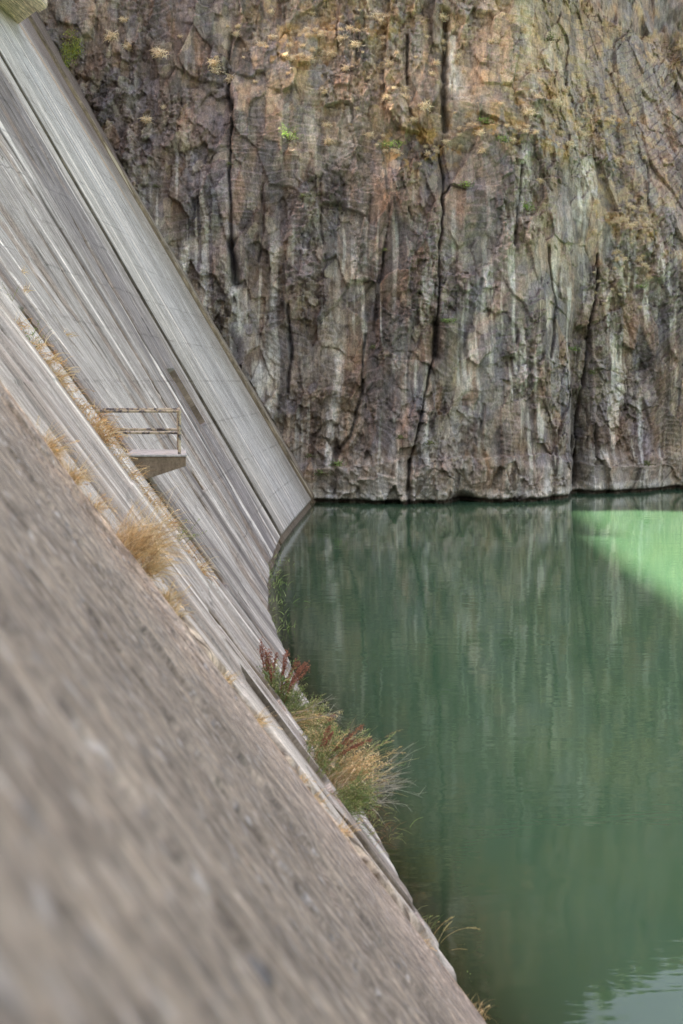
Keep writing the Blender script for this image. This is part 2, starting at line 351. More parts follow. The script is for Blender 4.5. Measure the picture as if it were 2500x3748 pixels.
# ------------------------------------------------------------------ the rock cliff
def ipx(x, y, D=71.):       # a spot in the view, at distance D -> world x, z
    return ((x*.435587-341.5)/1422*D, H-(y*.435587-381)/1422*D)
_bx = [(-400, 70.5), (735, 71.0), (835, 70.4), (935, 69.7), (1010, 70.4), (1060, 71.2), (1100, 70.6), (1180, 70.5), (1250, 71.1), (1320, 73.0), (1350, 76.3), (1368, 76.6), (1400, 75.8), (1480, 77.2), (1568, 78.0), (1800, 81), (2400, 84), (4000, 80)]
BX = np.array([ipx(a, 0)[0] for a, _ in _bx]); BY = np.array([b for _, b in _bx])
FIS = [  # fissures: polyline, half width, depth
 ([(1033, 0), (1030, 90), (1022, 190), (1026, 285)], .13, 1.0), ([(1012, 330), (1020, 400), (1014, 500), (1006, 640), (1000, 760), (993, 815), (975, 900), (955, 990), (937, 1060)], .035, .5), ([(937, 1055), (934, 1155)], .08, .8),
 ([(998, 745), (996, 815)], .17, 1.0), ([(530, 230), (526, 400), (529, 520), (538, 650)], .045, .5), ([(532, 560), (541, 648)], .2, 1.0), ([(525, 60), (515, 130), (526, 240)], .1, .4),
 ([(1355, 1130), (1357, 1060)], .14, .9), ([(1357, 1060), (1365, 960), (1385, 850), (1395, 740), (1415, 640), (1420, 560)], .05, .6), ([(840, 770), (828, 900), (805, 1000), (780, 1030)], .06, .4),
 ([(1205, 370), (1200, 450), (1185, 560)], .08, .4), ([(940, 60), (938, 180)], .06, .5), ([(660, 700), (668, 800), (660, 900)], .05, .4), ([(880, 560), (872, 660), (858, 760)], .05, .35),
 ([(1270, 560), (1290, 700), (1275, 820)], .06, .4), ([(735, 420), (742, 560)], .05, .3), ([(1108, 930), (1100, 1010), (1120, 1100)], .06, .35), ([(1405, 980), (1410, 1060)], .06, .4), ([(605, 420), (596, 600)], .05, .35),
 ([(765, 1020), (770, 1040)], .2, .8), ([(1040, 1140), (1075, 1146)], .25, .8), ([(870, 1146), (885, 1150)], .15, .4)]
LEDGE = [([(900, 345), (960, 372), (1010, 330), (1100, 278), (1180, 282), (1260, 300), (1330, 318)], 1.), ([(1215, 215), (1300, 200), (1400, 205), (1568, 190)], .8), ([(1440, 470), (1568, 485)], .7),
         ([(640, 115), (700, 125), (730, 150)], .6), ([(955, 1048), (1100, 1050), (1240, 1040), (1340, 1065)], .9), ([(700, 1075), (800, 1068), (925, 1048)], .8), ([(560, 340), (680, 345)], .4),
         ([(660, 60), (800, 48), (900, 60)], .6), ([(1360, 1075), (1568, 1085)], .8), ([(1460, 560), (1568, 590)], .5), ([(590, 490), (660, 500)], .35), ([(1010, 598), (1080, 580)], .4), ([(1000, 745), (1075, 765)], .5),
         ([(1040, 225), (1130, 225), (1180, 230)], .3), ([(1280, 975), (1360, 965)], .5)]
XS = ax((-70, -22, .6), (-22, 22.5, .05), (22.5, 60, .4), (60, 160, 2)); ZS = ax((-1.5, -.2, .1), (-.2, 28, .05), (28, 32, .25))
u, v = np.meshgrid(XS, ZS)
wu = u+.9*(fbm(u*.25, v*.10, 101, 3)-.5)+.12*(fbm(u*2, v*.8, 102, 2)-.5); wv = v+1.6*(fbm(u*.3, v*.25, 103, 3)-.5)
tilt = sstep(14, 22, v)*sstep(-10, 4, u)
wu2 = wu+.03*v*tilt
gx = np.linspace(-80, 170, 2501); gy = np.interp(gx, BX, BY); kk_ = np.hanning(61); kk_ /= kk_.sum(); gs = np.convolve(np.pad(gy, 30, 'edge'), kk_, 'valid')
Y = np.interp(u, BX, BY)*(1-sstep(4, 12, v))+np.interp(u, gx, gs)*sstep(4, 12, v)
Y += (fbm(u*.22, v*.08, 104, 3)-.5)*1.3
up = sstep(15, 27, v); Y += 1.3*np.exp(-((u-3.5)/3.2)**2-((v-24)/4.5)**2)+1.0*np.exp(-((u-5.5)/2)**2-((v-17)/2)**2)+.8*np.exp(-((u-1.9)/1.2)**2-((v-17.6)/1.5)**2)+7.0*sstep(10, 20, u)*sstep(12, 29, v)
Y += up*1.3+sstep(3, 14, u)*sstep(9, 24, v)*.8+.03*v
cellid = 0
for sx, sy, am, tl, gr, sd_ in ((2.6, 5.5, .55, .16, .02, 111), (.95, 2.2, .38, .24, .02, 114), (.42, .80, .20, .38, .0, 117), (.20, .28, .09, .50, .0, 120), (.11, .12, .045, .5, 0, 123)):
    if sx < .5: rough_ = .30+1.0*sstep(.42, .60, fbm(u*.45, v*.28, 180, 3)); am = am*rough_; tl = tl*rough_
    F1, F2, cx, cy, dx, dy = vor(wu2/sx, wv/sy, sd_)
    off = hsh(cx, cy, sd_+3)-.5; t1 = hsh(cx, cy, sd_+4)-.5; t2 = hsh(cx, cy, sd_+5)-.5
    Y += am*off+dx*sx*t1*tl*2+dy*sy*t2*tl*(2.2 if sx < 1 else .8)
    Y += gr*(1-sstep(0, .07, F2-F1))
    if sx == .95: cell = (hsh(cx, cy, 150), hsh(cx, cy, 151), F2-F1)
    if sx == .95:
        al = (hsh(cx, cy, 160)-.35)*1.3; ff = 1.6+3*hsh(cx, cy, 161); q_ = (v*np.cos(al)+u*np.sin(al)+.25*(fbm(u*1.5, v*1.5, 162, 3)-.5))*ff
        flag = (-.20/ff*(q_-np.floor(q_))*1.6)*sstep(.25, .6, hsh(cx, cy, 163)); q2 = q_-np.floor(q_)
    if sx == .42: cell2 = (hsh(cx, cy, 164), hsh(cx, cy, 165), hsh(cx, cy, 166)); crk2 = F2-F1
    if sx == .20: cell3 = hsh(cx, cy, 167)
    if sx == 2.6: cell0 = (hsh(cx, cy, 152), hsh(cx, cy, 153))
# flaggy layers: fine sloping strata, strongest up on the right
st = (v+.35*u*np.sin(u*.12+1)+.8*fbm(u*.5, v*.5, 125, 3))
saw = lambda t: (t-np.floor(t))
strat = sstep(.45, .65, fbm(u*.22, v*.18, 126, 3)+.12*tilt)
Y += -.13*saw(st*2.1)*strat-.06*saw(st*5.3)*strat*.8
Y += flag
bigf = sstep(.35, .62, fbm(u*.16+7, v*.14, 170, 3)); Y += .9*(np.abs(saw(wu2*.21+.15*v*.3+.3*fbm(u*.2, v*.2, 171, 2))-.5)-.25)*(1-.5*bigf)
Y += (fbm(u*3.2, v*1.6, 127, 4)-.5)*.16*rough_+(fbm(u*1.1, v*.5, 128, 3)-.5)*.30
Y += .06*np.abs(fbm(u*6, v*1.2, 129, 2)-.5)
def polydist(pts):
    best = np.full(u.shape, 99.); 
    for (a, b) in zip(pts[:-1], pts[1:]):
        ax_, az_ = ipx(*a); bx_, bz_ = ipx(*b); wx = .22*(fbm(v*1.1, v*0+ax_, 130, 3)-.5)
        px_, pz_ = u+wx-ax_, v-az_; L = (bx_-ax_)**2+(bz_-az_)**2
        t = np.clip((px_*(bx_-ax_)+pz_*(bz_-az_))/L, 0, 1)
        best = np.minimum(best, np.hypot(px_-t*(bx_-ax_), pz_-t*(bz_-az_)))
    return best
fm = np.zeros(u.shape)
for pts, wd, dp in FIS:
    dd = polydist(pts); wl = wd*(.5+vn(v*1.6, v*0+wd*99, 131)); k = np.exp(-(dd/(wl+.02))**2); Y += dp*k; fm = np.maximum(fm, k*(dp > .35))
ledge_pts = []
for pts, dp in LEDGE:
    xz = np.array([ipx(*p) for p in pts]); zl = np.interp(u, xz[:, 0], xz[:, 1])+.25*(fbm(u*1.4, u*0, 132, 3)-.5)
    inx = sstep(xz[0, 0]-.6, xz[0, 0]+.3, u)*(1-sstep(xz[-1, 0]-.3, xz[-1, 0]+.6, u))
    Y -= dp*.55*inx*np.where(v < zl, np.exp(-(zl-v)/1.1), 0)   # stands out below the ledge line
    ledge_pts.append((xz, dp))
# foot of the cliff: rounded, paler, undercut at the water
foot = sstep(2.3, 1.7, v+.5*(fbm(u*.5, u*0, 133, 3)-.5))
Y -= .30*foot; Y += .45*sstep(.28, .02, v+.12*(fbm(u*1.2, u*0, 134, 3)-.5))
# plateau behind the rim
top = np.interp(XS, [-70, -20, -6, 4, 8, 12, 15, 20, 40, 160], [31, 28.5, 27.6, 27.8, 30.4, 30.2, 30.6, 31.0, 31, 29])+.8*(fbm(XS*.5, XS*0, 135, 4)-.5)
Vz = v+np.where(v > 26, (v-26)/6*(top[None, :]-32), 0)
P = np.stack([u, Y, Vz], -1)
ext = []
for k_, (dy_, dz_) in enumerate([(1.2, .25), (5, .8), (20, 2.0), (90, 5), (400, 20)]):
    r = P[-1].copy(); r[:, 1] = r[:, 1].mean()*(1 if k_ > 1 else 0)+(r[:, 1] if k_ < 2 else 0)+dy_; r[:, 2] += dz_+.3*(fbm(XS*.4, XS*0+k_, 136, 3)-.5); ext.append(r)
P = np.concatenate([P, np.array(ext)], 0)
# colour of the stone
grey, brown, dkbr, tan_, purp, oran, ston, wht = (srgb(*q) for q in [(132, 126, 118), (122, 110, 99), (96, 86, 80), (180, 167, 146), (124, 118, 120), (148, 124, 102), (156, 149, 134), (208, 203, 190)])
col = np.ones(u.shape+(3,))*grey
def px_of(u, v): return (u/71*1422+341.5)/.435587, ((H-v)/71*1422+381)/.435587
PX, PY = px_of(u, v)
blob = lambda x, y, rx, ry: np.exp(-(((PX-x)/rx)**2+((PY-y)/ry)**2))
nA, nB, nC = fbm(wu*.35, v*.16, 141, 5), fbm(wu*.6, v*.2, 142, 5), fbm(wu*.9, v*.35, 143, 5)
col = mixc(col, brown, sstep(.42, .6, nA)*.9)
col = mixc(col, purp, sstep(.5, .62, nB)*.7)
col = mixc(col, dkbr, np.clip(1.1*blob(330, 170, 230, 190)+.9*blob(900, 640, 140, 260)*sstep(.4, .6, nC)+.7*blob(1110, 400, 110, 110)+.7*blob(1500, 830, 130, 150)+.5*blob(620, 760, 120, 250), 0, .9)*(.6+.5*nB))
col = mixc(col, tan_, np.clip(1.1*blob(1150, 90, 150, 190)+.7*blob(760, 190, 130, 170)+.55*blob(1400, 120, 220, 200)+.5*blob(950, 80, 160, 160)+.35*blob(1480, 420, 160, 200), 0, 1)*(.35+.75*nC))
col = mixc(col, oran, .5*sstep(.56, .70, fbm(wu*.8, v*.4, 144, 4))*(.35+.65*sstep(900, 100, PY)))
col = mixc(col, ston, .8*sstep(.5, .7, fbm(wu*.7, v*.14, 145, 4))*sstep(500, 900, PY))
col = mixc(col, srgb(82, 77, 76), .5*sstep(.54, .68, fbm(wu*1.0, v*.22, 146, 4)))
col *= (.78+.42*cell[0])[..., None]*(.88+.24*cell0[0])[..., None]*(.80+.40*cell2[0])[..., None]*(.86+.28*cell3)[..., None]
col = mixc(col, purp*1.05, sstep(.72, .8, cell2[1])*.45); col = mixc(col, oran, sstep(.86, .9, cell[1])*sstep(.4, .6, nC)*.28); col = mixc(col, ston, sstep(.80, .85, cell2[2])*.45)
col = mixc(col, col*np.array([1.10, 1.0, .90]), cell[1])
# pale run-down streaks
lowm = sstep(380, 700, PY)+.9*blob(420, 480, 90, 90)+.5*blob(1200, 430, 60, 120)
stk = .85*sstep(.56, .70, fbm(wu*1.9, v*.16, 147, 3))*sstep(.38, .58, fbm(wu*2.5+9, v*.5, 148, 4))
col = mixc(col, wht, np.clip(stk*lowm, 0, 1)*.75)
stk2 = .8*sstep(.62, .74, fbm(wu*4.5, v*.16, 149, 2))*sstep(.42, .6, fbm(wu*1.2, v*.3, 154, 4))
col = mixc(col, wht, np.clip(stk2*(lowm+.25), 0, 1)*.6)
for a, b, wd in [((785, 780), (772, 880), 8), ((1215, 330), (1195, 500), 9), ((1080, 800), (1065, 960), 14), ((770, 930), (780, 1010), 10), ((1400, 330), (1370, 480), 26), ((540, 640), (545, 760), 12), ((1140, 560), (1120, 660), 8), ((430, 560), (420, 640), 10), ((1040, 50), (1050, 200), 20), ((1280, 1060), (1260, 1130), 16), ((1170, 1060), (1130, 1140), 9), ((1500, 1010), (1505, 1060), 6)]:
    tt = np.clip((PY-a[1])/(b[1]-a[1]), 0, 1); xx = a[0]+(b[0]-a[0])*tt; m = np.exp(-((PX-xx)/wd)**2)*sstep(a[1]-25, a[1]+10, PY)*sstep(b[1]+25, b[1]-10, PY)
    col = mixc(col, wht, m*.8*sstep(.3, .55, fbm(wu*5, v*1.2, 155, 3)))
col = mixc(col, srgb(82, 76, 72), .5*sstep(.58, .70, fbm(wu*2.6+30, v*.13, 156, 3))*(.4+.6*sstep(400, 800, PY)))
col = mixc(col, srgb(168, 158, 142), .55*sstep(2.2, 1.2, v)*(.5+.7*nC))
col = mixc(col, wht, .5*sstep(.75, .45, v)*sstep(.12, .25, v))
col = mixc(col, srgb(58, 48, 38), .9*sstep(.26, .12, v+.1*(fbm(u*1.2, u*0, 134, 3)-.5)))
# ochre lichen and straw along the ledges
lich = np.zeros(u.shape)
for xz, dp in ledge_pts[:4]+[ledge_pts[7]]:
    zl = np.interp(u, xz[:, 0], xz[:, 1]); inx = (u > xz[0, 0]-.5)*(u < xz[-1, 0]+.5)
    lich = np.maximum(lich, inx*np.exp(-((v-zl)/.8)**2))
lich = np.clip(lich+blob(1000, 310, 110, 60)+.5*blob(1200, 300, 120, 50), 0, 1)
col = mixc(col, srgb(158, 126, 66), lich*sstep(.52, .64, fbm(u*2.2, v*2.2, 157, 4))*.6)
topm = np.clip(sstep(380, 100, PY)*sstep(450, 650, PX)+sstep(1300, 1500, PX)*sstep(720, 500, PY), 0, 1)
col = mixc(col, srgb(184, 158, 112), topm*sstep(.54, .64, fbm(u*1.6, v*1.3, 158, 5))*.38)
col = col*(1-.55*fm)[..., None]
col *= (1-.18*sstep(.10, .0, q2)*sstep(.3, .6, fbm(u*1.3, v*1.3, 168, 3))-.10*sstep(.05, .0, crk2))[..., None]
ecol = np.ones((5, len(XS), 3))*srgb(150, 130, 90)
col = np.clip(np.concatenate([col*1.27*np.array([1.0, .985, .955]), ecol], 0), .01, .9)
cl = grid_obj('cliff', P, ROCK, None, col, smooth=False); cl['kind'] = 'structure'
def cliff_at(x, z):
    i = np.searchsorted(XS, x); j = np.searchsorted(ZS, z); i = min(max(i, 1), len(XS)-2); j = min(max(j, 1), len(ZS)-2)
    return float(Y[j-1:j+2, i-1:i+2].min())

# ------------------------------------------------------------------ plants: a builder of ribbons, stems and leaves
class MB:
    def __init__(s): s.v = []; s.f = []; s.c = []; s.n = 0
    def ribbon(s, pts, w0, w1, col, side=None):
        pts = np.asarray(pts, float); n = len(pts); t = pts[-1]-pts[0]
        a = random.uniform(0, math.pi) if side is None else side
        sd2 = np.cross(t, [math.cos(a), math.sin(a), .3]); sd2 /= (np.linalg.norm(sd2)+1e-9)
        wd = np.linspace(w0, w1, n)[:, None]/2
        s.v += [*(pts-sd2*wd), *(pts+sd2*wd)]
        for i in range(n-1): s.f.append((s.n+i, s.n+i+1, s.n+n+i+1, s.n+n+i))
        s.c += [np.asarray(col)]*(2*n); s.n += 2*n
    def tube(s, pts, r0, r1, col, k=5):
        pts = np.asarray(pts, float); n = len(pts)
        for i, p in enumerate(pts):
            t = pts[min(i+1, n-1)]-pts[max(i-1, 0)]; t /= np.linalg.norm(t)+1e-9
            a = np.cross(t, [.3, .9, .2]); a /= np.linalg.norm(a)+1e-9; b = np.cross(t, a); r = r0+(r1-r0)*i/(n-1)
            for q in range(k): s.v.append(p+r*(a*math.cos(q*2*math.pi/k)+b*math.sin(q*2*math.pi/k))); s.c.append(np.asarray(col))
        for i in range(n-1):
            for q in range(k): s.f.append((s.n+i*k+q, s.n+i*k+(q+1) % k, s.n+(i+1)*k+(q+1) % k, s.n+(i+1)*k+q))
        s.f.append(tuple(s.n+(n-1)*k+q for q in (0, 1, 2, 3)))
        s.n += n*k
    def leaf(s, p, d, L, W, col):
        d = np.asarray(d, float); d /= np.linalg.norm(d)+1e-9; a = np.cross(d, RNG.normal(size=3)); a /= np.linalg.norm(a)+1e-9
        s.v += [p, p+d*L*.5+a*W/2, p+d*L, p+d*L*.5-a*W/2]; s.f.append((s.n, s.n+1, s.n+2, s.n+3)); s.c += [np.asarray(col)]*4; s.n += 4
    def blob(s, p, r, col):
        o = [(1, 0, 0), (0, 1, 0), (-1, 0, 0), (0, -1, 0), (0, 0, 1), (0, 0, -1)]
        s.v += [p+r*np.array(q) for q in o]; s.c += [np.asarray(col)]*6
        for i in range(4): s.f += [(s.n+i, s.n+(i+1) % 4, s.n+4, s.n+4), (s.n+(i+1) % 4, s.n+i, s.n+5, s.n+5)]
        s.n += 6
    def build(s, name, mat, parent=None):
        me = bpy.data.meshes.new(name); fs = [tuple(dict.fromkeys(f)) for f in s.f]
        me.from_pydata([tuple(q) for q in s.v], [], fs)
        a = me.color_attributes.new('Col', 'FLOAT_COLOR', 'POINT'); a.data.foreach_set('color', np.c_[np.array(s.c), np.ones(len(s.v))].astype(np.float32).ravel())
        me.materials.append(mat); o = bpy.data.objects.new(name, me); C.objects.link(o)
        if parent: o.parent = parent
        return o
STRAW = [srgb(*q) for q in [(228, 200, 150), (216, 184, 132), (240, 218, 176), (196, 162, 116), (220, 202, 162), (174, 144, 108)]]
PALE = [srgb(*q) for q in [(246, 232, 202), (238, 218, 184), (228, 206, 168), (210, 186, 146), (250, 240, 214)]]
GREEN = [srgb(*q) for q in [(122, 142, 78), (142, 158, 90), (106, 130, 72), (160, 170, 108), (126, 150, 104)]]
def arc(p, d, L, droop, n=6):
    p = np.array(p, float); d = np.array(d, float); d /= np.linalg.norm(d); out = [p.copy()]
    for i in range(n):
        d = d+np.array([0, 0, -droop/n])+RNG.normal(size=3)*.03; d /= np.linalg.norm(d); p = p+d*L/n; out.append(p.copy())
    return np.array(out)
def tuft(name, n, L, w, lean=(0.3, 0, 1), spread=.6, droop=.9, cols=STRAW, root=.06, heads=0, mat=None, free=False):
    m = MB()
    for i in range(n):
        r = RNG.normal(size=3)*[root, root, root*.6]; d = np.array(lean)+RNG.normal(size=3)*spread
        if d[2] < .05 and not free: d[2] = .05+abs(d[2])*.3
        l = L*random.uniform(.35, 1.0); pts = arc(r, d, l, droop*random.uniform(.5, 1.4)); c = random.choice(cols)*random.uniform(.7, 1.25)
        m.ribbon(pts, w, w*.25, c)
        if i < heads:
            for q in range(16):
                t = .72+.28*q/16; k = min(int(t*(len(pts)-1)), len(pts)-2); f = t*(len(pts)-1)-k; m.leaf(pts[k]*(1-f)+pts[k+1]*f, RNG.normal(size=3)+(pts[-1]-pts[-2])/np.linalg.norm(pts[-1]-pts[-2])*2, L*.045, w*1.6, c*1.15)
    return m.build(name, mat or GRASS)
def copy_one(o, loc, rz=0, sc_=1):
    c = o.copy(); C.objects.link(c); c.location = loc; c.rotation_euler = (0, 0, rz); c.scale = (sc_,)*3; return c
def copy_tree(o, loc, rz, sc_):
    r = copy_one(o, loc, rz, sc_)
    for ch in o.children:
        c = ch.copy(); C.objects.link(c); c.parent = r
    return r

# straw tufts growing on the cliff, on ledges and in cracks
protos = [tuft('grass_tuft', 210, .30, .026, (0, -.9, .25), .8, .8, root=.08, cols=PALE, free=True) for _ in range(3)]+[tuft('grass_tuft', 190, .27, .026, (0, -.7, .7), .75, 1.0, root=.12, cols=PALE, free=True) for _ in range(3)]
used = set(); spots = []
def add_spot(x, y, s_): spots.append((*ipx(x, y), s_))
for _ in range(62): add_spot(random.gauss(790, 190), abs(random.gauss(40, 90)), random.choice((.35, .5, .6, .8, 1.1)))
for _ in range(32): add_spot(random.gauss(930, 90), random.uniform(60, 350), random.choice((.35, .5, .6, .9)))
for _ in range(30): add_spot(random.uniform(1150, 1568), random.uniform(0, 330), random.choice((.35, .5, .6, .9, 1.2)))
for _ in range(40): add_spot(random.uniform(1400, 1580), random.uniform(200, 700), random.choice((.35, .45, .6, .9)))
for (xz, dp), nn in zip(ledge_pts, (26, 22, 16, 8, 0, 0, 0, 16, 0, 10)):
    for _ in range(nn):
        x = random.uniform(xz[0, 0], xz[-1, 0]); spots.append((x, float(np.interp(x, xz[:, 0], xz[:, 1]))+random.gauss(.05, .12), random.uniform(.35, .9)))
for q in [(245, 66), (280, 88), (487, 132), (524, 165), (595, 85), (360, 110), (350, 100), (1365, 245), (1385, 255), (1290, 262), (1530, 308), (975, 240), (620, 65), (330, 268), (268, 20), (1250, 405), (1300, 205), (760, 105)]: add_spot(*q, random.uniform(.9, 1.5))
for i, (x, z, s_) in enumerate(spots):
    if z > 27.5 or z < 8: continue
    k = random.randrange(6); o = protos[k]
    loc = (x, cliff_at(x, z)+.02, z)
    if k in used: o = copy_one(o, loc, random.uniform(-.5, .5), s_)
    else: used.add(k); o.location = loc; o.scale = (s_,)*3
    tag(o, 'small dry straw grass tuft rooted in the upper rock cliff', 'grass tuft', 'straw tufts on the cliff')

def shrub(w_, h_, nleaf, cols, lf=.06):
    root = empty('shrub', (0, 0, 0)); m = MB(); st_ = MB(); tips = []
    for k in range(9):
        p = arc((RNG.normal()*.03, 0, 0), (RNG.normal()*w_, -.35-.3*random.random(), h_*random.uniform(.5, 1)), math.hypot(w_, h_)*random.uniform(.5, .95), .4); st_.tube(p, .012, .004, srgb(95, 80, 60), 4); tips += list(p[2:])
    for i in range(nleaf):
        p = random.choice(tips)+RNG.normal(size=3)*[w_*.13, .08, h_*.12]; m.leaf(p, RNG.normal(size=3)+[0, -.5, .5], lf*random.uniform(.6, 1.4), lf*.55, random.choice(cols)*random.uniform(.6, 1.3))
    m.build('foliage', LEAF, root); st_.build('stem', STEM, root); return root
LG = [srgb(*q) for q in [(142, 172, 88), (124, 158, 80), (170, 188, 104), (104, 134, 72)]]
sp = [shrub(.5, .7, 300, LG), shrub(.7, .45, 320, LG), shrub(.35, .4, 160, LG), shrub(.3, .3, 90, [srgb(120, 128, 80), srgb(98, 110, 70)])]
LS = [(665, 325, 0, 1.0, 'upright green shrub in a crack, left of the widest ledge of the upper cliff'), (905, 340, 1, 1.0, 'low spreading bright green shrub on an ochre lichen ledge of the cliff'),
      (1115, 275, 2, 1.0, 'pale green shrub on the ledge right of the big dark upper fissure'), (1155, 320, 2, .9, 'faded yellowish green shrub just below the long straw ledge'),
      (1063, 425, 2, .95, 'small green shrub on the dark stone below the long straw ledge'), (1217, 482, 0, .8, 'green shrub hanging beside a pale streak in the right half of the cliff'),
      (1032, 742, 1, .6, 'wide green shrub sprouting above the deep black cleft in mid cliff'), (767, 1066, 2, 1.0, 'bright green shrub just above the water near the small square hole'),
      (917, 1004, 3, 1.0, 'small shrub low on the cliff left of the long waterline crack'), (985, 1016, 3, 1.0, 'small shrub low on the cliff right of the long waterline crack'),
      (1346, 800, 2, .8, 'green shrub in the orange hollow of the right buttress'), (1290, 44, 3, 1.3, 'yellow green shrub near the top right of the cliff'), (1392, 856, 3, .9, 'tiny shrub in the right hand fissure of the cliff'),
      (1540, 1082, 3, 1.2, 'low shrub close to the water at the right end of the cliff'), (740, 1085, 3, 1.3, 'rusty green shrub at the foot of the cliff nearest the dam'), (698, 458, 3, .8, 'tiny shrub under the upright green shrub of the left cliff'),
      (852, 800, 3, .8, 'tiny shrub beside the leaning crack in mid cliff'), (882, 578, 3, .7, 'tiny shrub in the purple stone at the middle of the cliff'), (716, 1048, 3, 1.0, 'small shrub on the rock step beside the toe of the dam'),
      (1545, 640, 1, .6, 'wide faded shrub on the right edge of the cliff at mid height'), (528, 378, 3, .7, 'tiny green shrub inside the left vertical fissure'), (362, 430, 3, .7, 'tiny shrub on the cliff close to the dam edge at mid height')]
us = set()
for x, y, k, s_, lab in LS:
    X_, Z_ = ipx(x, y); loc = (X_, cliff_at(X_, Z_)-.08, Z_); s_ *= 1.3
    if k in us: o = copy_tree(sp[k], loc, random.uniform(-.6, .6), s_)
    else: us.add(k); o = sp[k]; o.location = loc; o.scale = (s_,)*3
    tag(o, lab, 'shrub', 'green shrubs on the cliff')
vine = empty('vine', (0, 0, 0), label='trailing yellow green vine on the dark cliff beside the top of the dam', cat='vine'); m = MB(); st_ = MB()
for x, y, rx, ry, n in [(145, 110, 18, 22, 420), (140, 140, 10, 22, 260), (160, 85, 14, 16, 200), (150, 60, 14, 12, 100), (165, 100, 10, 14, 160), (137, 92, 8, 10, 110)]:
    for _ in range(n):
        X_, Z_ = ipx(x+random.gauss(0, rx*.6), y+random.gauss(0, ry*.6)); m.leaf(np.array([X_, cliff_at(X_, Z_)-random.uniform(.05, .45), Z_]), RNG.normal(size=3)+[0, -1, .3], random.uniform(.06, .13), .055, random.choice([srgb(186, 186, 84), srgb(158, 172, 88), srgb(136, 152, 96), srgb(170, 166, 92)])*random.uniform(.7, 1.15))
for k in range(6):
    a = ipx(138+k*5, 160-k*4); b = ipx(148+k*4, 66); st_.tube([(a[0], cliff_at(*a)-.03, a[1]), ((a[0]+b[0])/2+.1, cliff_at((a[0]+b[0])/2, (a[1]+b[1])/2)-.06, (a[1]+b[1])/2), (b[0], cliff_at(*b)-.03, b[1])], .015, .008, srgb(95, 80, 60), 4)
m.build('foliage', LEAF, vine); st_.build('stem', STEM, vine)

# bushes on the rim of the cliff: they edge the sky mirrored in the water
def rim_tree(x, hgt):
    j = int(np.searchsorted(XS, x)); b = P[len(ZS)-1+1, j]
    root = empty('rim_tree', (float(b[0]), float(b[1]), float(b[2])-.3)); m = MB(); st_ = MB(); tips = []
    st_.tube([(0, 0, 0), (.1, 0, hgt*.3), (0, .1, hgt*.7)], .12, .04, srgb(90, 75, 58), 6)
    for k in range(14):
        p = arc((0, 0, hgt*random.uniform(.1, .5)), (RNG.normal()*.8, RNG.normal()*.6, .8), hgt*random.uniform(.4, .8), .2); st_.tube(p, .04, .01, srgb(90, 75, 58), 4); tips += list(p[2:])
    for i in range(1500): m.leaf(random.choice(tips)+RNG.normal(size=3)*hgt*.07, RNG.normal(size=3), .16, .09, random.choice(LG)*random.uniform(.5, 1))
    m.build('crown', LEAF, root); st_.build('trunk', STEM, root); return root
for x, hg, lab in [(11.5, 1.6, 'small round tree on the cliff rim, leftmost of the trees mirrored in the water'), (13.6, 1.2, 'low bush like tree on the cliff rim, second from the left of those mirrored'), (15.9, 1.9, 'tallest tree on the cliff rim, mirrored at the bottom right'),
                   (17.6, 1.2, 'short tree on the cliff rim just right of the tallest one'), (19.2, 1.6, 'leafy tree on the cliff rim above the right end of the view'), (21.5, 1.3, 'last small tree on the cliff rim at the far right')]:
    tag(rim_tree(x, hg), lab, 'tree', 'trees on the cliff rim')

# ------------------------------------------------------------------ plants on the dam
def zs(s, y): return H-(y-874.6)*.435587*s/1422            # height on the face of a spot seen at view height y
def put(o, s, y, lab, cat, group=None, dz=0):
    p = dam_pt(s, zs(s, y)); o.location = (float(p[0]), float(p[1]), float(p[2])+dz); return tag(o, lab, cat, group)
G1 = 'dry grass tufts in the nearest joint'; G2 = 'dry grass tufts along the second joint'
for s, y, n, L, lab in [(13.1, 1268, 420, .85, 'largest golden grass tuft, growing from the nearest joint of the dam'), (13.05, 1315, 150, .5, 'drooping golden tuft hanging just below the largest one'), (13.1, 1028, 200, .42, 'rusty golden tuft high in the nearest joint, left of the platform'),
                        (13.1, 1100, 120, .38, 'thin straw tuft in the nearest joint below the rusty one'), (13.05, 1165, 60, .3, 'sparse straw wisps in the nearest joint above the largest tuft'), (13.15, 1382, 110, .34, 'small tuft just below the largest tuft in the nearest joint'), (12.95, 1408, 50, .22, 'wispy tuft tucked on the edge of the near concrete block'),
                        (13.2, 1560, 60, .24, 'little curled tuft beside the top of the pale concrete strip'), (13.2, 1655, 90, .27, 'straw tuft lying over the gravelly joint beside the lower slot'), (12.9, 1790, 90, .2, 'round brown tuft in the lower gravel joint'), (12.9, 1838, 80, .18, 'second round brown tuft, lower in the gravel joint'),
                        (13.15, 1908, 50, .22, 'thin straw wisps over the third slot of the dam'), (12.9, 2165, 80, .22, 'brown tuft on the joint beside the curved seed heads'), (12.8, 2310, 60, .24, 'pale straw tuft lowest on the dam at the bottom of the view')]:
    o = tuft('grass_tuft', int(n*1.4), L*(.72 if L > .6 else .85), .006 if L > .3 else .005, (.45, -.05, .9), .40, 1.0, heads=8, root=.045+.08*(L > .8))
    put(o, s, y, lab, 'grass tuft', G1)
